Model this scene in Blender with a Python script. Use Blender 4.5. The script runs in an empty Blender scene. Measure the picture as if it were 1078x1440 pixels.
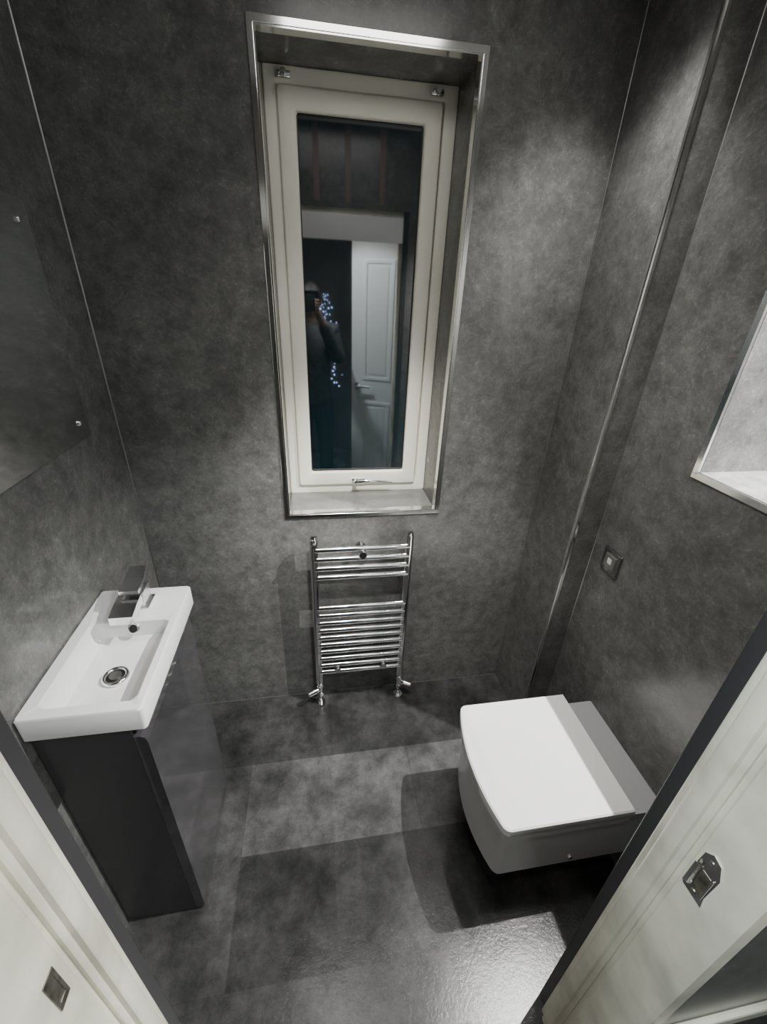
import bpy, bmesh, math, random
from mathutils import Vector, Matrix
random.seed(4)
C = bpy.context.scene.collection
PI = math.pi

# ---------------- materials ----------------
def mat(name, col, rough=.5, metal=0, ior=None, coat=0):
    m = bpy.data.materials.new(name); m.use_nodes = True
    b = m.node_tree.nodes['Principled BSDF']
    b.inputs['Base Color'].default_value = (*col, 1)
    b.inputs['Roughness'].default_value = rough
    b.inputs['Metallic'].default_value = metal
    if ior: b.inputs['IOR'].default_value = ior
    if coat: b.inputs['Coat Weight'].default_value = coat
    return m
def subtle(m, scale, a, b_, bump=0, p0=.35, p1=.65):
    """procedural noise tint over a plain colour"""
    nt = m.node_tree; b = nt.nodes['Principled BSDF']
    tc = nt.nodes.new('ShaderNodeTexCoord'); n = nt.nodes.new('ShaderNodeTexNoise')
    n.inputs['Scale'].default_value = scale; n.inputs['Detail'].default_value = 6
    r = nt.nodes.new('ShaderNodeValToRGB')
    r.color_ramp.elements[0].position = p0; r.color_ramp.elements[0].color = (*a, 1)
    r.color_ramp.elements[1].position = p1; r.color_ramp.elements[1].color = (*b_, 1)
    nt.links.new(tc.outputs['Object'], n.inputs['Vector']); nt.links.new(n.outputs['Fac'], r.inputs['Fac'])
    nt.links.new(r.outputs['Color'], b.inputs['Base Color'])
    if bump:
        bp = nt.nodes.new('ShaderNodeBump'); bp.inputs['Strength'].default_value = bump; bp.inputs['Distance'].default_value = .01
        nt.links.new(n.outputs['Fac'], bp.inputs['Height']); nt.links.new(bp.outputs['Normal'], b.inputs['Normal'])
    return m
def stone(name, dark, light, rough, gloss_var=.12, bump=.04, speck=.7, s1=2.6, s2=11, lo=.62, hi=1.35, q0=.4, q1=.62, fine=0, vein=.0, spec=.5):
    m = bpy.data.materials.new(name); m.use_nodes = True
    nt = m.node_tree; N = nt.nodes.new; L = nt.links.new
    b = nt.nodes['Principled BSDF']; tc = N('ShaderNodeTexCoord')
    b.inputs['Specular IOR Level'].default_value = spec
    def noise(s, det, rgh, dist=0):
        n = N('ShaderNodeTexNoise'); n.inputs['Scale'].default_value = s; n.inputs['Detail'].default_value = det
        n.inputs['Roughness'].default_value = rgh; n.inputs['Distortion'].default_value = dist
        L(tc.outputs['Object'], n.inputs['Vector']); return n
    def ramp(src, p0, p1, c0, c1):
        r = N('ShaderNodeValToRGB'); r.color_ramp.elements[0].position = p0; r.color_ramp.elements[1].position = p1
        r.color_ramp.elements[0].color = (*c0, 1); r.color_ramp.elements[1].color = (*c1, 1)
        L(src, r.inputs['Fac']); return r
    def mul(a_, b__, f):
        x = N('ShaderNodeMix'); x.data_type = 'RGBA'; x.blend_type = 'MULTIPLY'; x.inputs['Factor'].default_value = f
        L(a_, x.inputs['A']); L(b__, x.inputs['B']); return x
    n1 = noise(s1, 4, .5); n2 = noise(s2, 12, .76); n3 = noise(110, 4, .7)
    base = ramp(n1.outputs['Fac'], .34, .68, dark, light)
    r2 = ramp(n2.outputs['Fac'], q0, q1, (lo,lo,lo), (hi,hi,hi))
    mx = mul(base.outputs['Color'], r2.outputs['Color'], 1)
    r3 = ramp(n3.outputs['Fac'], .54, .7, (1,1,1), (1.7,1.69,1.64))
    mx2 = mul(mx.outputs['Result'], r3.outputs['Color'], speck)
    if vein:
        n4 = noise(9, 9, .72, .6)
        ab = N('ShaderNodeMath'); ab.operation = 'SUBTRACT'; ab.inputs[1].default_value = .5; L(n4.outputs['Fac'], ab.inputs[0])
        ab2 = N('ShaderNodeMath'); ab2.operation = 'ABSOLUTE'; L(ab.outputs[0], ab2.inputs[0])
        r4 = ramp(ab2.outputs[0], 0, .018, (1.5,1.5,1.46), (1,1,1))
        mx2 = mul(mx2.outputs['Result'], r4.outputs['Color'], vein)
    L(mx2.outputs['Result'], b.inputs['Base Color'])
    mr = N('ShaderNodeMapRange'); mr.inputs['To Min'].default_value = rough - gloss_var; mr.inputs['To Max'].default_value = rough + gloss_var
    L(n2.outputs['Fac'], mr.inputs['Value']); L(mr.outputs['Result'], b.inputs['Roughness'])
    bp = N('ShaderNodeBump'); bp.inputs['Strength'].default_value = bump; bp.inputs['Distance'].default_value = .01
    L(n2.outputs['Fac'], bp.inputs['Height'])
    if fine:
        bp2 = N('ShaderNodeBump'); bp2.inputs['Strength'].default_value = fine; bp2.inputs['Distance'].default_value = .002
        L(n3.outputs['Fac'], bp2.inputs['Height']); L(bp.outputs['Normal'], bp2.inputs['Normal']); L(bp2.outputs['Normal'], b.inputs['Normal'])
    else: L(bp.outputs['Normal'], b.inputs['Normal'])
    m['_mix'] = mx2.name
    return m
M_wall = stone('concrete_panel', (.090,.090,.087), (.128,.128,.123), .25, .07, .03, .6, 2.4, 19, .70, 1.32, .35, .66, 0, .6)
M_sill = stone('sill_panel', (.14,.14,.135), (.19,.19,.18), .14, .04, .01, .4, 2.4, 22, .85, 1.15, .30, .70)
M_niche = stone('glare_tinted_panel', (.17,.17,.17), (.27,.27,.265), .3, .1, .03, .9, 3.2, 17, .65, 1.3, .34, .66, 0, .5)  # wall panel made paler, glare of the recess spot put into the colour
M_floor = stone('slate_tile', (.030,.030,.030), (.080,.080,.080), .18, .06, .08, .3, 4.6, 13, .62, 1.38, .37, .64, .2, .4, .34)
nt = M_floor.node_tree; b = nt.nodes['Principled BSDF']
tc = nt.nodes.new('ShaderNodeTexCoord'); mp = nt.nodes.new('ShaderNodeMapping')
mp.inputs['Location'].default_value = (-.015, -.137, 0)
nt.links.new(tc.outputs['Object'], mp.inputs['Vector'])
prev = nt.nodes[M_floor['_mix']].outputs['Result']
for bw, off, c1, c2, mc, ms in ((.61,.5,.58,1.45,.7,.0010), (.305,0,.74,1.25,.97,.0008)):
    br = nt.nodes.new('ShaderNodeTexBrick')
    br.offset = off; br.inputs['Scale'].default_value = 1
    br.inputs['Brick Width'].default_value = bw; br.inputs['Row Height'].default_value = .305
    br.inputs['Mortar Size'].default_value = ms; br.inputs['Mortar Smooth'].default_value = .1
    br.inputs['Color1'].default_value = (c1,c1,c1,1); br.inputs['Color2'].default_value = (c2,c2,c2,1); br.inputs['Mortar'].default_value = (mc,mc,mc,1)
    nt.links.new(mp.outputs['Vector'], br.inputs['Vector'])
    mx = nt.nodes.new('ShaderNodeMix'); mx.data_type = 'RGBA'; mx.blend_type = 'MULTIPLY'; mx.inputs['Factor'].default_value = 1
    nt.links.new(prev, mx.inputs['A']); nt.links.new(br.outputs['Color'], mx.inputs['B']); prev = mx.outputs['Result']
nt.links.new(prev, b.inputs['Base Color'])

M_chrome = mat('chrome', (.88,.88,.87), .09, 1)
M_tapchrome = mat('tap_chrome', (.80,.80,.81), .24, 1)
M_trimchrome = mat('bright_metal_trim', (.88,.88,.86), .13, 1)
M_bead = mat('dull_metal_bead', (.3,.3,.29), .38, 1)
M_brushed = mat('brushed_metal', (.55,.54,.49), .32, 1)
M_tarnish = subtle(mat('tarnished_metal', (.4,.39,.34), .45, 1), 60, (.18,.17,.14), (.40,.39,.34), .1)
M_ceramic = mat('white_ceramic', (.80,.80,.78), .12, 0, None, .4)
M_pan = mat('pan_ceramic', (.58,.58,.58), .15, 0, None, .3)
M_ledge = mat('shade_grey_ceramic', (.36,.36,.36), .2)  # shade of the recess sill put into the ledge colour
M_seat = mat('white_seat_plastic', (.82,.82,.8), .18)
M_upvc = subtle(mat('white_upvc', (.9,.86,.74), .4), 6, (.87,.83,.71), (.9,.87,.76))
M_paint = subtle(mat('cream_gloss_paint', (.78,.76,.66), .3), 7, (.50,.485,.40), (.80,.77,.65), .14, .3, .58)
M_gloss = mat('grey_gloss_lacquer', (.05,.048,.052), .05, 0, 1.8, 1)
M_side = mat('grey_satin_board', (.05,.048,.05), .25)
M_black = mat('black_void', (.006,.006,.006), .6)
M_trimdark = mat('dark_trim', (.04,.04,.042), .3)
M_glass = mat('night_glass', (.006,.016,.02), .03, 0, 2.9)
M_gasket = mat('black_gasket', (.012,.012,.012), .5)
M_mirror = mat('smoky_mirror', (.72,.72,.70), .06, 1)
M_hall = subtle(mat('hall_paint', (.12,.11,.1), .8), 5, (.06,.055,.05), (.09,.085,.08))
M_ceil = mat('ceiling_paint', (.4,.4,.39), .8)
M_seal = mat('sealant', (.08,.08,.078), .5)
M_plate = mat('satin_metal', (.40,.40,.40), .22, 1)
M_strip = mat('brown_strip', (.17,.12,.11), .5)
M_bulb = bpy.data.materials.new('blue_bulb'); M_bulb.use_nodes = True
bb = M_bulb.node_tree.nodes['Principled BSDF']; bb.inputs['Emission Color'].default_value = (.42,.6,1,1); bb.inputs['Emission Strength'].default_value = 9

# ---------------- helpers ----------------
def wl(o):
    v = Vector((0,0,0))
    while o: v += o.location; o = o.parent
    return v
def obj(name, bm, m, parent=None, smooth=False, kind=None):
    bmesh.ops.recalc_face_normals(bm, faces=bm.faces)
    if parent: bmesh.ops.translate(bm, vec=-wl(parent), verts=bm.verts)
    me = bpy.data.meshes.new(name); bm.to_mesh(me); bm.free(); me.materials.append(m)
    if smooth:
        for p in me.polygons: p.use_smooth = True
        try: me.set_sharp_from_angle(angle=math.radians(38))
        except Exception: pass
    o = bpy.data.objects.new(name, me); C.objects.link(o)
    if parent: o.parent = parent
    if kind: o['kind'] = kind
    return o
def thing(name, label, cat, loc, group=None):
    o = bpy.data.objects.new(name, None); o.empty_display_size = .05; C.objects.link(o); o.location = loc
    o['label'] = label; o['category'] = cat
    if group: o['group'] = group
    return o
def struct_empty(name, loc, label=None, cat=None):
    o = bpy.data.objects.new(name, None); o.empty_display_size = .05; C.objects.link(o); o.location = loc; o['kind'] = 'structure'
    if label: o['label'] = label; o['category'] = cat
    return o
def lab(o, label, cat=None):
    o['label'] = label
    if cat: o['category'] = cat
    return o
def B(): return bmesh.new()
def box(bm, x0, x1, y0, y1, z0, z1, bev=0, seg=2):
    r = bmesh.ops.create_cube(bm, size=1); vs = r['verts']
    for v in vs: v.co = Vector(((x0+x1)/2 + v.co.x*(x1-x0), (y0+y1)/2 + v.co.y*(y1-y0), (z0+z1)/2 + v.co.z*(z1-z0)))
    if bev:
        es = set()
        for v in vs: es.update(v.link_edges)
        bmesh.ops.bevel(bm, geom=list(es), offset=bev, segments=seg, profile=.5, affect='EDGES', clamp_overlap=True)
    return bm
def cyl(bm, p0, p1, r, seg=24, r2=None, cap=True):
    p0 = Vector(p0); p1 = Vector(p1); d = p1-p0
    mtx = Matrix.Translation((p0+p1)/2) @ d.to_track_quat('Z', 'Y').to_matrix().to_4x4()
    bmesh.ops.create_cone(bm, cap_ends=cap, segments=seg, radius1=r, radius2=r if r2 is None else r2, depth=d.length, matrix=mtx)
    return bm
def sph(bm, c, r, sx=1, sy=1, sz=1, seg=20):
    bmesh.ops.create_uvsphere(bm, u_segments=seg, v_segments=seg//2, radius=r, matrix=Matrix.Translation(c) @ Matrix.Diagonal((sx,sy,sz,1)))
def ring(bm, c, axis, R, r, n=28, k=10):
    """torus"""
    q = Vector(axis).to_track_quat('Z','Y').to_matrix(); c = Vector(c); g = []
    for i in range(n):
        a = 2*PI*i/n; row = []
        for j in range(k):
            t = 2*PI*j/k
            row.append(bm.verts.new(c + q @ Vector(((R+r*math.cos(t))*math.cos(a), (R+r*math.cos(t))*math.sin(a), r*math.sin(t)))))
        g.append(row)
    for i in range(n):
        for j in range(k): bm.faces.new((g[i][j], g[(i+1)%n][j], g[(i+1)%n][(j+1)%k], g[i][(j+1)%k]))
def loft(bm, rings, cap0=True, cap1=True):
    vr = [[bm.verts.new(p) for p in r] for r in rings]; n = len(vr[0])
    for a, b_ in zip(vr, vr[1:]):
        for i in range(n): bm.faces.new((a[i], a[(i+1)%n], b_[(i+1)%n], b_[i]))
    if cap0: bm.faces.new(vr[0][::-1])
    if cap1: bm.faces.new(vr[-1])
def rr(x0, x1, y0, y1, r, z, n=5):
    P = []
    for cx, cy, a0 in ((x1-r, y1-r, 0), (x0+r, y1-r, PI/2), (x0+r, y0+r, PI), (x1-r, y0+r, 1.5*PI)):
        for i in range(n+1):
            a = a0 + PI/2*i/n; P.append((cx+r*math.cos(a), cy+r*math.sin(a), z))
    return P
def frame(bm, x0, x1, z0, z1, w, y0, y1, bev=0):
    """rectangular picture-frame in the x-z plane, mitred"""
    if not isinstance(w, tuple): w = (w,w,w,w)   # left right bottom top
    o = [(x0,z0),(x1,z0),(x1,z1),(x0,z1)]; i = [(x0+w[0],z0+w[2]),(x1-w[1],z0+w[2]),(x1-w[1],z1-w[3]),(x0+w[0],z1-w[3])]
    vs = {}
    for k, L_ in (('o',o),('i',i)):
        for j,(x,z) in enumerate(L_):
            for s, y in ((0,y0),(1,y1)): vs[k,j,s] = bm.verts.new((x,y,z))
    es = []
    for j in range(4):
        k = (j+1)%4
        fs = [bm.faces.new((vs['o',j,0],vs['o',k,0],vs['i',k,0],vs['i',j,0])), bm.faces.new((vs['o',j,1],vs['i',j,1],vs['i',k,1],vs['o',k,1])),
              bm.faces.new((vs['o',j,0],vs['o',j,1],vs['o',k,1],vs['o',k,0])), bm.faces.new((vs['i',j,0],vs['i',k,0],vs['i',k,1],vs['i',j,1]))]
        for f in fs: es += f.edges[:]
    if bev: bmesh.ops.bevel(bm, geom=list(set(es)), offset=bev, segments=3, profile=.5, affect='EDGES', clamp_overlap=True)
    return bm

# ---------------- dimensions ----------------
YB = 1.36; XL = -.59; XR = .93; XA = .84; YA = 1.09; ZC = 2.4
WX0, WX1, WZ0, WZ1 = -.100, .437, .935, 2.172; YW = 1.54
NY0, NY1, NZ = .36, .83, 1.286; NX = 1.32
YD = .32; DX0, DX1 = -.308, .539; YH = .154; YT = .298; DZ = 2.025

# ---------------- shell ----------------
obj('floor', box(B(), -1.5, 1.5, -2.0, 1.62, -.1, 0), M_floor, kind='structure')
obj('ceiling', box(B(), -1.5, 1.5, -2.0, 1.62, ZC, ZC+.1), M_ceil, kind='structure')
bm = B()
box(bm, XL-.1, WX0, YB, 1.62, 0, ZC); box(bm, WX1, NX+.08, YB, 1.62, 0, ZC)
box(bm, WX0, WX1, YB, 1.62, 0, WZ0); box(bm, WX0, WX1, YB, 1.62, WZ1, ZC)
obj('wall_back', bm, M_wall, kind='structure')
obj('wall_left', box(B(), XL-.1, XL, YD, YB, 0, ZC), M_wall, kind='structure')
bm = B()
box(bm, XR, NX+.08, YD, YB, 0, NZ)
box(bm, XR, NX+.08, NY1, YB, NZ, ZC)
box(bm, XR, NX+.08, YD, NY0, NZ, ZC)
box(bm, NX, NX+.08, NY0, NY1, NZ, ZC)
obj('wall_right', bm, M_wall, kind='structure')
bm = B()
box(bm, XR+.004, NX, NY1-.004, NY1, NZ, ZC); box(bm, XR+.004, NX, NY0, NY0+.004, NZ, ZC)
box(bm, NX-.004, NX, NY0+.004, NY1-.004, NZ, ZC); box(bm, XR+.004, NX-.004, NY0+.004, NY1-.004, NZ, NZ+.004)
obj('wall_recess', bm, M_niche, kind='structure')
obj('wall_right_boxing', box(B(), XA, XR, YA, YB, 0, ZC), M_wall, kind='structure')
bm = B()
box(bm, XL-.1, DX0-.03, YH, YD, 0, ZC); box(bm, DX1+.03, NX+.08, YH, YD, 0, ZC)
box(bm, DX0-.03, DX1+.03, YH, YD, DZ+.03, ZC)
obj('wall_front', bm, M_wall, kind='structure')
bm = B()
box(bm, -1.5, 1.5, -2.0, -1.7, 0, ZC); box(bm, -1.5, -1.2, -1.7, YH, 0, ZC); box(bm, 1.15, 1.5, -1.7, YH, 0, ZC)
obj('wall_hall', bm, M_hall, kind='structure')
bm = B(); box(bm, DX1+.03, 1.15, YH-.012, YH, .455, .50, .005)
obj('trim_9', bm, M_paint, kind='structure')
bm = B()
for x in (.06, .226, .41): box(bm, x-.015, x+.015, YD, YD+.003, DZ+.05, ZC)
obj('trim_10', bm, M_strip, kind='structure')

# trims
def trim(n, bm, m=M_trimchrome): return obj('trim_%d' % n, bm, m, kind='structure')
bm = B(); t = .016
frame(bm, WX0-t, WX1+t, WZ0-t, WZ1+t, t, YB-.005, YB, .0016)
frame(bm, WX0, WX1, WZ0, WZ1, .003, YB-.004, YB+.026)
trim(1, bm, M_trimchrome)
bm = B(); loft(bm, [[(XA-.003,YA+.010,z),(XA-.003,YA+.002,z),(XA-.002,YA-.0015,z),(XA+.002,YA-.003,z),(XA+.010,YA-.003,z),(XA+.010,YA,z),(XA,YA,z),(XA,YA+.010,z)] for z in (0,ZC)]); trim(2, bm)
def corner(cx, cy, sx, sy, r=.003):
    """small concave bead in an internal corner"""
    bm = B(); loft(bm, [[(cx,cy,z),(cx+sx*r,cy,z),(cx+sx*r*.45,cy+sy*r*.45,z),(cx,cy+sy*r,z)] for z in (0,ZC)]); return bm
trim(3, corner(XL, YB, 1, -1, .0028), M_bead)
trim(4, corner(XA, YB, -1, -1, .0012), M_bead)
trim(5, corner(XR, YA, -1, -1, .0014), M_bead)
bm = B()
box(bm, XR-.004, XR, NY0-.01, NY1+.012, NZ-.013, NZ+.001, .001); box(bm, XR-.004, XR+.02, NY0, NY1, NZ, NZ+.003)
box(bm, XR-.004, XR, NY1-.001, NY1+.012, NZ, ZC, .001); box(bm, XR-.004, XR+.004, NY1-.003, NY1, NZ, ZC)
trim(6, bm)
bm = B(); box(bm, XL+.004, XA, YB-.002, YB, 0, .002); trim(7, bm, M_seal)
bm = B(); box(bm, DX0-.03, DX0, YT, YD+.002, 0, DZ+.03, .002); box(bm, DX1, DX1+.03, YT, YD+.002, 0, DZ+.03, .002); trim(8, bm, M_trimdark)

# ---------------- doorway (foreground) ----------------
M_white = mat('white_door_paint', (.86,.87,.87), .35)
d = struct_empty('door_1', (.1, .2, 0), 'cream painted door lining framing the foreground, seen from the doorway', 'door frame')
def jamb(xf, s):
    """lining board with a shallow step along its length"""
    bm = B(); pr = [(0,YT),(0,.240),(.0005,.2385),(.0025,.236),(.0025,.160),(.0005,YH),(-.03,YH),(-.03,YT)]
    loft(bm, [[(xf+s*px_, py_, z) for px_,py_ in pr] for z in (0, DZ)])
    return obj('jamb', bm, M_paint, d)
jamb(DX0, 1); jamb(DX1, -1)
obj('door_head', box(B(), DX0-.03, DX1+.03, YH, YT, DZ, DZ+.03), M_paint, d)
obj('head_panel', box(B(), DX0+.001, DX1-.001, YT, YT+.018, 1.905, DZ, .003), M_white, d)
for xf, s in ((DX0, 1), (DX1, -1)):
    bm = B(); pr = [(0,.246),(.005,.246),(.007,.250),(.007,.254),(.013,.256),(.015,.260),(.015,.278),(.012,.282),(.008,.283),(.008,.292),(.006,.295),(0,.295)]
    loft(bm, [[(xf+s*px_, py_, z) for px_,py_ in pr] for z in (0, DZ-.001)]); obj('door_stop', bm, M_paint, d, True)
# left strike plate
PZ = .923; JX0 = DX0+.0025; JX1 = DX1-.0025
bm = B(); frame(bm, 0, .018, 0, .066, (.004,.004,.011,.011), 0, .0012)
for v in bm.verts: v.co = Vector((JX0+.0002+v.co.y, .208+v.co.x, PZ+v.co.z))
sp = lab(obj('strike_plate', bm, M_tarnish, d), 'worn flat metal plate on the left jamb')
bm = B(); box(bm, JX0+.0001, JX0+.0006, .212, .222, PZ+.011, PZ+.055); obj('latch_hole', bm, M_tarnish, sp)
# right keep: uneven plate with a latch slot and a curled lip
KZ = .866
bm = B()
loft(bm, [[(x,.198,KZ),(x,.230,KZ-.001),(x,.234,KZ+.012),(x,.231,KZ+.066),(x,.230,KZ+.088),(x,.220,KZ+.100),(x,.207,KZ+.096),(x,.199,KZ+.074),(x,.201,KZ+.02)] for x in (JX1-.0022, JX1-.0002)])
kp = lab(obj('strike_plate', bm, M_chrome, d), 'shiny keep with a raised curled lip on the right jamb')
bm = B(); loft(bm, [[(JX1-.002,.222,z),(JX1-.007,.225,z),(JX1-.009,.230,z),(JX1-.0075,.2315,z),(JX1-.006,.228,z),(JX1-.002,.2255,z)] for z in (KZ+.012, KZ+.066)])
box(bm, JX1-.005, JX1-.002, .202, .2045, KZ+.014, KZ+.066, .001); obj('lip', bm, M_chrome, kp)
bm = B(); box(bm, JX1-.0028, JX1-.0021, .207, .220, KZ+.018, KZ+.060); obj('latch_hole', bm, M_tarnish, kp)
bm = B()
for y, z in ((.215, KZ+.008), (.217, KZ+.084)): cyl(bm, (JX1-.0034,y,z), (JX1-.001,y,z), .004, 14)
obj('screw', bm, M_brushed, kp)

# open panelled door in the hall (seen in the window's reflection)
HX, HY = .99, -.12
d2 = struct_empty('door_2', (HX, HY, 0), 'white panelled door standing open in the hall, seen reflected in the glass', 'door')
a = math.atan2(-.30, -.67); LW = .734
def dloc(bm):
    bmesh.ops.rotate(bm, cent=(0,0,0), matrix=Matrix.Rotation(a, 3, 'Z'), verts=bm.verts)
    bmesh.ops.translate(bm, vec=(HX,HY,0), verts=bm.verts); return bm
bm = B(); box(bm, 0, LW, -.018, .018, .008, 1.97, .002); obj('door_leaf', dloc(bm), M_white, d2)
for x0, x1 in ((.095,.325),(.41,.64)):
    for z0, z1 in ((.18,.86),(1.03,1.86)):
        bm = B()
        for s in (-1, 1):
            ya, yb = sorted((s*.018, s*.0235)); frame(bm, x0, x1, z0, z1, .024, ya, yb, .0025)
            ya, yb = sorted((s*.018, s*.021)); box(bm, x0+.045, x1-.045, ya, yb, z0+.045, z1-.045, .0015)
        obj('door_panel', dloc(bm), M_white, d2)
bm = B()
for s in (-1,1):
    cyl(bm, (LW-.05,s*.018,.98), (LW-.05,s*.03,.98), .025, 20); cyl(bm, (LW-.05,s*.03,.98), (LW-.05,s*.06,.98), .009, 14)
    cyl(bm, (LW-.045,s*.056,.98), (LW-.165,s*.056,.98), .009, 14)
obj('door_handle', dloc(bm), M_chrome, d2, True)

# fairy lights in the dark hall (reflected)
fl = thing('string_lights', 'string of tiny blue lights in the dark hall, glimpsed in the window reflection', 'string lights', (.17, -1.69, 1.1))
pts = []
for i in range(30): pts.append((.14 + random.gauss(0,.045), -1.69, 1.62 - i*.0075 + random.uniform(-.01,.01)))
for i in range(34): pts.append((.235 + random.gauss(0,.025), -1.69, 1.38 - i*.020 + random.uniform(-.02,.02)))
bm = B()
for p, q in zip(pts, pts[1:]): cyl(bm, p, q, .001, 5)
obj('wire', bm, M_gasket, fl)
for p in pts:
    bm = B(); sph(bm, (p[0], p[1]+.008, p[2]), random.choice((.004,.005,.007)), seg=8); obj('bulb', bm, M_bulb, fl, True)

# ---------------- window ----------------
w = struct_empty('window_1', (.168, YW, WZ0), 'tall narrow white casement window with dark night glass in the recess', 'window')
obj('window_frame', frame(B(), WX0, WX1, WZ0, WZ1, .038, YW, YW+.06, .004), M_upvc, w, True)
sa = obj('sash', frame(B(), WX0+.034, WX1-.044, WZ0+.036, WZ1-.04, (.05,.05,.056,.052), YW-.012, YW+.05, .007), M_upvc, w, True)
obj('gasket', frame(B(), WX0+.082, WX1-.092, WZ0+.09, WZ1-.09, .005, YW+.004, YW+.012), M_gasket, sa)
obj('pane', box(B(), WX0+.082, WX1-.092, YW+.008, YW+.03, WZ0+.09, WZ1-.09), M_glass, w)
obj('window_sill', box(B(), WX0+.003, WX1-.003, YB+.026, YW, WZ0, WZ0+.003), M_sill, w)
hz = .99
bm = B(); box(bm, .138, .192, YW-.020, YW-.012, hz-.008, hz+.010, .003)
h = obj('window_handle', bm, M_chrome, w, True)
bm = B(); cyl(bm, (.15,YW-.020,hz), (.15,YW-.042,hz), .008, 16)
def lev(x, y, z, hw): return [(x, y+.004*math.cos(t), z+hw*math.sin(t)) for t in [2*PI*i/10 for i in range(10)]]
loft(bm, [lev(.140,YW-.038,hz,.003), lev(.148,YW-.042,hz+.001,.008), lev(.175,YW-.044,hz+.005,.0075), lev(.21,YW-.046,hz+.008,.006), lev(.25,YW-.045,hz+.006,.005), lev(.28,YW-.042,hz+.001,.005), lev(.296,YW-.040,hz-.003,.003)])
obj('lever', bm, M_chrome, h, True)
for bx_ in (-.045, .372):
    bm = B(); box(bm, bx_-.018, bx_+.018, YW-.018, YW-.0005, WZ1-.03, WZ1-.016, .002); cyl(bm, (bx_,YW-.018,WZ1-.022), (bx_,YW-.032,WZ1-.022), .007, 14)
    obj('bracket', bm, M_chrome, w, True)

# ---------------- towel radiator ----------------
R = thing('towel_radiator', 'chrome ladder towel radiator on the back wall under the window', 'radiator', (.158, 1.30, 0))
RY = 1.30; X0, X1 = -.018, .334
for x in (X0, X1):
    bm = B(); loft(bm, [rr(x-.016, x+.016, RY-.016, RY+.016, .0158, z, 6) for z in (.14, .866)]); p = obj('post', bm, M_chrome, R, True)
    bm = B(); cyl(bm, (x,RY,.866), (x,RY,.876), .012, 20); obj('end_cap', bm, M_chrome, p, True)
zs = [.82-.0407*i for i in range(4)] + [.552-.0387*i for i in range(10)]
for z in zs:
    bm = B(); cyl(bm, (X0,RY-.006,z), (X1,RY-.006,z), .0105, 20); obj('rung', bm, M_chrome, R, True)
for x, z in ((.158,.80), (.06,.222), (.255,.222)):
    bm = B(); cyl(bm, (x,YB-.001,z), (x,RY-.012,z), .007, 14); cyl(bm, (x,RY-.012,z), (x,RY-.026,z), .014, 20); cyl(bm, (x,YB-.001,z),(x,YB-.012,z),.016,20)
    obj('wall_bracket', bm, M_chrome, R, True)
for x, s in ((X0,-1),(X1,1)):
    bm = B(); cyl(bm, (x,RY,.14), (x,RY,.115), .011, 18); cyl(bm, (x,RY,.128), (x,RY,.112), .015, 6)
    cyl(bm, (x,RY,.112), (x,RY,.07), .012, 18); cyl(bm, (x,RY,.076), (x,RY,.06), .015, 6)
    cyl(bm, (x,RY,.06), (x,RY,.0), .0075, 16); cyl(bm, (x,RY,.012), (x,RY,0), .02, 24, .024) ; cyl(bm, (x,RY,.03), (x,RY,.012), .011, 20)
    v = obj('valve', bm, M_chrome, R, True)
    bm = B(); cyl(bm, (x,RY,.094), (x+s*.022,RY-.012,.094), .009, 16); cyl(bm, (x+s*.022,RY-.012,.094), (x+s*.05,RY-.028,.094), .012, 16, .010)
    obj('knob', bm, M_chrome, v, True)
bm = B(); cyl(bm, (X0,RY-.014,.845), (X0,RY-.024,.845), .008, 14); obj('bleed_valve', bm, M_chrome, R, True)

# ---------------- vanity + basin + tap ----------------
V = thing('vanity_unit', 'slim dark grey gloss cabinet standing under the white basin', 'cabinet', (-.48, .82, 0))
bm = B(); box(bm, XL+.002, -.402, .634, 1.004, 0, .838, .001); obj('body', bm, M_side, V)
bm = B(); prof = [(-.401,.012),(-.378,.012),(-.376,.016),(-.376,.785),(-.379,.797),(-.388,.803),(-.401,.803)]
loft(bm, [[(x,y,z) for x,z in prof] for y in (.633, 1.005)]); obj('door', bm, M_gloss, V)
bm = B(); box(bm, -.4015, -.396, .64, .998, .806, .837); obj('grip_recess', bm, M_black, V)

S = thing('wash_basin', 'small white rectangular ceramic basin on top of the grey cabinet', 'basin', (-.475, .82, .84))
bx0, bx1, by0, by1, bz0, bz1 = XL+.001, -.36, .618, 1.018, .84, .904
ix0, ix1, iy0, iy1 = -.558, -.380, .645, .885
bm = B()
loft(bm, [rr(bx0+.004,bx1-.008,by0+.008,by1-.008,.006,bz0), rr(bx0,bx1,by0,by1,.008,bz0+.006), rr(bx0,bx1,by0,by1,.008,bz1-.004), rr(bx0+.003,bx1-.003,by0+.003,by1-.003,.007,bz1),
          rr(ix0-.003,ix1+.003,iy0-.003,iy1+.003,.012,bz1), rr(ix0,ix1,iy0,iy1,.014,bz1-.003), rr(ix0+.005,ix1-.005,iy0+.006,iy1-.004,.018,bz0+.018), rr(ix0+.014,ix1-.014,iy0+.018,iy1-.014,.022,bz0+.0075), rr(-.50,-.45,.74,.785,.02,bz0+.003)])
obj('bowl', bm, M_ceramic, S, True)
bm = B(); ring(bm, (-.472,.762,bz0+.0085), (0,0,1), .024, .005, 32); cyl(bm, (-.472,.762,bz0+.004), (-.472,.762,bz0+.0125), .013, 24); dr = obj('drain', bm, M_chrome, S, True)
bm = B(); cyl(bm, (-.472,.762,bz0+.004), (-.472,.762,bz0+.0085), .0215, 24); obj('drain_slot', bm, M_black, dr, True)
bm = B(); ring(bm, (-.465,iy1-.006,bz1-.019), (0,1,-.5), .0115, .0035, 24); of = obj('overflow_ring', bm, M_chrome, S, True)
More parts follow.
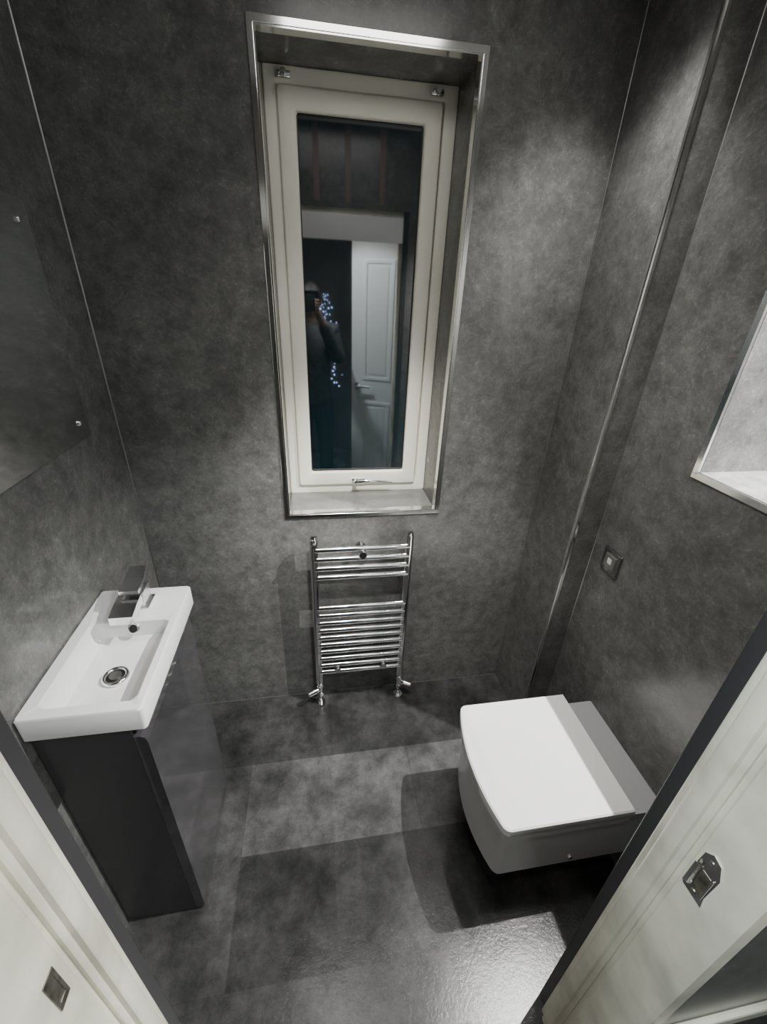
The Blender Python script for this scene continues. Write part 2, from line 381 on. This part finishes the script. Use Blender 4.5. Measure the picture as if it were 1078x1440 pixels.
bm = B(); cyl(bm, (-.465,iy1-.009,bz1-.0175), (-.465,iy1+.001,bz1-.0225), .0095, 20); obj('overflow_hole', bm, M_black, of, True)

T = thing('basin_tap', 'square chrome waterfall tap on the far end of the basin', 'tap', (-.474, .955, bz1))
bm = B(); box(bm, -.500, -.440, .924, .982, bz1+.0003, bz1+.006, .001); box(bm, -.497, -.447, .930, .978, bz1+.004, bz1+.050, .002); obj('tap_body', bm, M_tapchrome, T)
bm = B()
loft(bm, [[(-.504,y,z1),(-.450,y,z1),(-.450,y,z0),(-.504,y,z0)] for y,z0,z1 in ((.935,bz1+.020,bz1+.048),(.90,bz1+.020,bz1+.044),(.858,bz1+.012,bz1+.034))])
obj('spout', bm, M_chrome, T)
bm = B(); box(bm, -.488, -.458, .942, .970, bz1+.050, bz1+.062, .001)
loft(bm, [[(-.473+hw,y,z),(-.473-hw,y,z),(-.473-hw,y,z+.010),(-.473+hw,y,z+.010)] for y,z,hw in ((.918,bz1+.056,.023),(.965,bz1+.064,.023),(1.000,bz1+.076,.020))])
obj('handle', bm, M_tapchrome, T)

# ---------------- mirror on left wall ----------------
Mi = thing('wall_mirror', 'dark frameless mirror fixed with small screw caps on the left wall', 'mirror', (XL, .9, 1.545))
obj('glass', box(B(), XL+.0003, XL+.004, .61, 1.19, 1.29, 1.80, .0006), M_mirror, Mi)
for y in (1.148, .652):
    for z in (1.331, 1.758):
        bm = B(); cyl(bm, (XL+.004,y,z), (XL+.007,y,z), .007, 20); sph(bm, (XL+.007,y,z), .006, .6, 1, 1, 16); obj('screw_cap', bm, M_chrome, Mi, True)

# ---------------- toilet ----------------
def tout(xb, xc, y0, y1, bow, rc, z, n=28):
    P = [(xb, y1, z), (xb, y0, z)]; h_ = (y1-y0)/2; m_ = (y0+y1)/2; k = rc/h_
    for i in range(n+1):
        t = -math.cos(PI*i/n); x = xc - bow*(1-t*t); e = abs(t)-(1-k)
        if e > 0: x += rc*(1-math.sqrt(max(0, 1-(e/k)**2)))
        P.append((x, m_+h_*t, z))
    return P
Tt = thing('toilet', 'white squared wall hung toilet with closed lid on the right wall', 'toilet', (XR, .7, .16))
bm = B()
loft(bm, [tout(XR-.001,.474,.534,.860,.033,.016,.155), tout(XR-.001,.468,.529,.865,.033,.016,.161), tout(XR-.001,.466,.527,.867,.033,.016,.366), tout(XR-.001,.470,.531,.863,.033,.016,.370)])
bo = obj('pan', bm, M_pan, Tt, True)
bm = B(); loft(bm, [rr(.830,XR-.001,.519,.875,.006,z) for z in (.3702,.400)]); lab(obj('rear_ledge', bm, M_ledge, Tt, True), 'ledge behind the lid, shade put into its grey')
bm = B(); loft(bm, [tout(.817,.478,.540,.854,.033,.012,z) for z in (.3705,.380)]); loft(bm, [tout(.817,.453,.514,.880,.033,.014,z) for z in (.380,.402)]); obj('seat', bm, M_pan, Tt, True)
bm = B(); loft(bm, [tout(.812,.468,.530,.864,.033,.012,z) for z in (.4021,.411)]); loft(bm, [tout(.816,.450,.512,.882,.033,.016,.411), tout(.818,.447,.509,.885,.033,.016,.415), tout(.818,.447,.509,.885,.033,.016,.438), tout(.815,.451,.513,.881,.033,.016,.442)]); obj('lid', bm, M_seat, Tt, True)
bm = B(); cyl(bm, (.70,.534,.19), (.70,.5245,.19), .007, 16); obj('fixing_cap', bm, M_chrome, Tt, True)

# ---------------- flush plate ----------------
F = thing('flush_plate', 'small square chrome flush plate on the right wall above the toilet', 'flush button', (XR, .99, .915))
obj('plate', box(B(), XR-.009, XR-.0003, .95, 1.03, .875, .955, .003), M_plate, F)
bu = obj('button', box(B(), XR-.013, XR-.0085, .966, 1.014, .891, .939, .002), M_brushed, F)
obj('button_mark', box(B(), XR-.0136, XR-.0129, .980, .998, .908, .926, .0002), M_ceramic, bu)

# ---------------- photographer, only seen as a dim reflection ----------------
M_cloth = subtle(mat('dark_jumper', (.03,.03,.033), .9), 30, (.06,.06,.065), (.09,.09,.095))
M_jeans = mat('dark_jeans', (.03,.032,.04), .9)
M_skin = mat('skin', (.22,.14,.10), .6)
M_hair = mat('dark_hair', (.015,.011,.008), .6)
M_shoe = mat('dark_shoe', (.02,.02,.02), .5)
PX, PY = .0, -.42
Pn = thing('person', 'dim figure in dark clothes holding up a phone, reflected in the window glass', 'person', (PX, PY, 0))
def with_skin(name, chains, m, parent, sub=2):
    vs, es, rs, idx, roots = [], [], [], [], []
    for pts_, rad in chains:
        row = []
        for k_, p_ in enumerate(pts_):
            if p_[0] == 'j': row.append(idx[p_[1]][p_[2]])
            else:
                if k_ == 0: roots.append(len(vs))
                vs.append(Vector(p_)+Vector((PX,PY,0))-wl(parent)); rs.append(rad[k_]); row.append(len(vs)-1)
        es += list(zip(row, row[1:])); idx.append(row)
    bm = B(); lay = bm.verts.layers.skin.verify(); bv = []
    for i, p_ in enumerate(vs):
        v_ = bm.verts.new(p_); r_ = rs[i]; v_[lay].radius = r_ if isinstance(r_, tuple) else (r_, r_); v_[lay].use_root = i in roots; bv.append(v_)
    for a_, b_ in es: bm.edges.new((bv[a_], bv[b_]))
    me = bpy.data.meshes.new(name); bm.to_mesh(me); bm.free(); me.materials.append(m)
    o = bpy.data.objects.new(name, me); C.objects.link(o); o.parent = parent
    s = o.modifiers.new('Skin', 'SKIN'); s.use_smooth_shade = True
    su = o.modifiers.new('Subd', 'SUBSURF'); su.levels = sub; su.render_levels = sub
    return o
bodyc = [([(0,0,.93),(0,.005,1.08),(0,.01,1.25),(0,0,1.38),(0,.01,1.45),(0,.02,1.50),(0,.035,1.56),(0,.035,1.62)], [(.10,.08),(.09,.075),(.11,.08),(.10,.07),(.05,.05),(.05,.052),(.072,.085),(.068,.08)])]
for s in (-1,1):
    bodyc.append(([('j',0,3),(s*.17,0,1.38),(s*.21,.05,1.16),(s*.10,.22,1.42),(s*.055,.27,1.50),(s*.04,.29,1.54)], [0,.05,.042,.033,.024,.03]))
for s in (-1,1):
    bodyc.append(([('j',0,0),(s*.09,0,.85),(s*.095,.01,.48),(s*.10,-.01,.09),(s*.105,.02,.04),(s*.11,.14,.03)], [0,.07,.05,.036,.035,.028]))
body = with_skin('body', bodyc, M_skin, Pn)
fing = []
for s in (-1,1):
    for k_, (ln, dz) in enumerate(((.07,.026),(.078,.009),(.072,-.008),(.058,-.024))):
        fing.append(([(s*.045,.285,1.545+dz),(s*.06,.285+.02,1.56+dz),(s*(.058),.285+.02+ln*.35,1.565+dz),(s*.04,.285+.02+ln*.5,1.565+dz)], [.01,.009,.0085,.007]))
    fing.append(([(s*.035,.28,1.535),(s*.02,.285,1.56),(s*.018,.295,1.585)], [.011,.0095,.008]))
with_skin('fingers', fing, M_skin, body, 1)
jc = [([(0,0,.80),(0,0,.92),(0,.005,1.08),(0,.01,1.25),(0,0,1.385),(0,.01,1.44)], [(.175,.135),(.175,.135),(.15,.12),(.165,.13),(.145,.105),(.065,.065)])]
for s in (-1,1): jc.append(([('j',0,4),(s*.175,0,1.38),(s*.215,.05,1.155),(s*.11,.205,1.40),(s*.075,.245,1.46)], [0,.07,.06,.05,.044]))
with_skin('jumper', jc, M_cloth, Pn)
tc_ = [([(0,0,.94),(0,0,.88)], [(.155,.12),(.15,.12)])]
for s in (-1,1): tc_.append(([('j',0,1),(s*.09,0,.78),(s*.095,.01,.48),(s*.10,-.01,.10)], [0,.10,.07,.055]))
with_skin('trousers', tc_, M_jeans, Pn)
for s in (-1,1): with_skin('shoe', [([(s*.105,-.04,.045),(s*.108,.06,.045),(s*.112,.17,.035)], [(.042,.042),(.045,.042),(.038,.03)])], M_shoe, Pn)
bm = B(); sph(bm, (PX,PY+.015,1.60), .105, .85, 1.0, 1.05, 28)
for v in bm.verts:
    if v.co.y > PY+.07 and v.co.z < 1.645: v.co.y = PY+.07
    if v.co.z < 1.53: v.co.z = 1.53
obj('hair', bm, M_hair, Pn, True)
bm = B(); sph(bm, (PX,PY+.118,1.565), .016, .8, 1, 1.3, 14); fa = obj('nose', bm, M_skin, Pn, True)
for s in (-1,1):
    bm = B(); sph(bm, (PX+s*.03,PY+.103,1.592), .010, 1.2, .7, .7, 14); obj('eye', bm, M_hair, Pn, True)
    bm = B(); sph(bm, (PX+s*.082,PY+.03,1.575), .022, .4, .7, 1.2, 14); obj('ear', bm, M_skin, Pn, True)
bm = B(); sph(bm, (PX,PY+.106,1.53), .02, 1.1, .5, .35, 14); obj('mouth', bm, mat('lips', (.18,.08,.07), .5), Pn, True)
ph = thing('phone', 'dark phone held up by the reflected figure', 'phone', (PX, PY+.31, 1.56))
obj('case', box(B(), PX-.037, PX+.037, PY+.305, PY+.314, 1.52, 1.625, .003), M_black, ph)
bm = B(); cyl(bm, (PX+.02,PY+.314,1.60), (PX+.02,PY+.316,1.60), .007, 16); obj('lens', bm, M_chrome, ph)

# ---------------- lights ----------------
def spot(loc, tgt, e, ang, blend, rad, col, spec=1):
    l = bpy.data.lights.new('spot_lamp', 'SPOT'); l.energy = e; l.spot_size = math.radians(ang); l.spot_blend = blend; l.shadow_soft_size = rad; l.color = col
    l.specular_factor = spec
    o = bpy.data.objects.new('spot_lamp', l); C.objects.link(o); o.location = loc
    o.rotation_euler = (Vector(tgt)-Vector(loc)).to_track_quat('-Z','Y').to_euler()
neut = (1,.985,.95)
spot((1.15,.66,2.36), (.54,.74,0), 330, 88, .6, .006, (1,.99,.96))
# two washers, set close to the back wall and tipped towards it so the floor stays dark under the toilet
spot((.66,1.02,2.36), (.74,1.36,.95), 46, 76, 1, .03, neut)
spot((-.02,.84,2.36), (.06,1.25,.3), 18, 84, .9, .03, neut)
spot((.17,.47,2.36), (.24,1.36,.76), 175, 46, 1, .05, neut)  # added spot near the door to brighten the lower back wall
# added spot to brighten the right wall
spot((.30,.62,2.36), (.93,.92,.85), 42, 52, 1, .03, neut)
spot((-.30,.03,2.33), (.72,-.27,1.15), 125, 52, .4, .04, (.84,.95,1))  # added hall spot, lights the reflected door leaf
def area(loc, e, size, col):
    l = bpy.data.lights.new('soft_lamp', 'AREA'); l.energy = e; l.size = size; l.color = col
    o = bpy.data.objects.new('soft_lamp', l); C.objects.link(o); o.location = loc
area((.2,.72,2.385), 3.5, .5, neut)  # added soft fill below the ceiling
area((.1,.05,2.38), 6, .15, (1,.94,.82))
area((.75,-.35,2.38), 26, .2, (.97,.98,1))  # added hall light to lift the wall outside the door frame
wd = bpy.data.worlds.new('World'); bpy.context.scene.world = wd; wd.use_nodes = True
wd.node_tree.nodes['Background'].inputs['Color'].default_value = (.01,.012,.015,1); wd.node_tree.nodes['Background'].inputs['Strength'].default_value = 1

# ---------------- camera ----------------
cd = bpy.data.cameras.new('camera'); cam = bpy.data.objects.new('camera', cd); C.objects.link(cam)
fw = Vector((.155,.8731,-.4625)).normalized(); rt = Vector((.987,-.1544,.038)); rt = (rt - fw*rt.dot(fw)).normalized(); up = rt.cross(fw)
m = Matrix.Identity(4)
for i in range(3): m[i][0] = rt[i]; m[i][1] = up[i]; m[i][2] = -fw[i]
m[2][3] = 1.652
cam.matrix_world = m
cd.sensor_fit = 'VERTICAL'; cd.sensor_height = 24; cd.lens = 590/1440*24; cd.clip_start = .01
bpy.context.scene.camera = cam
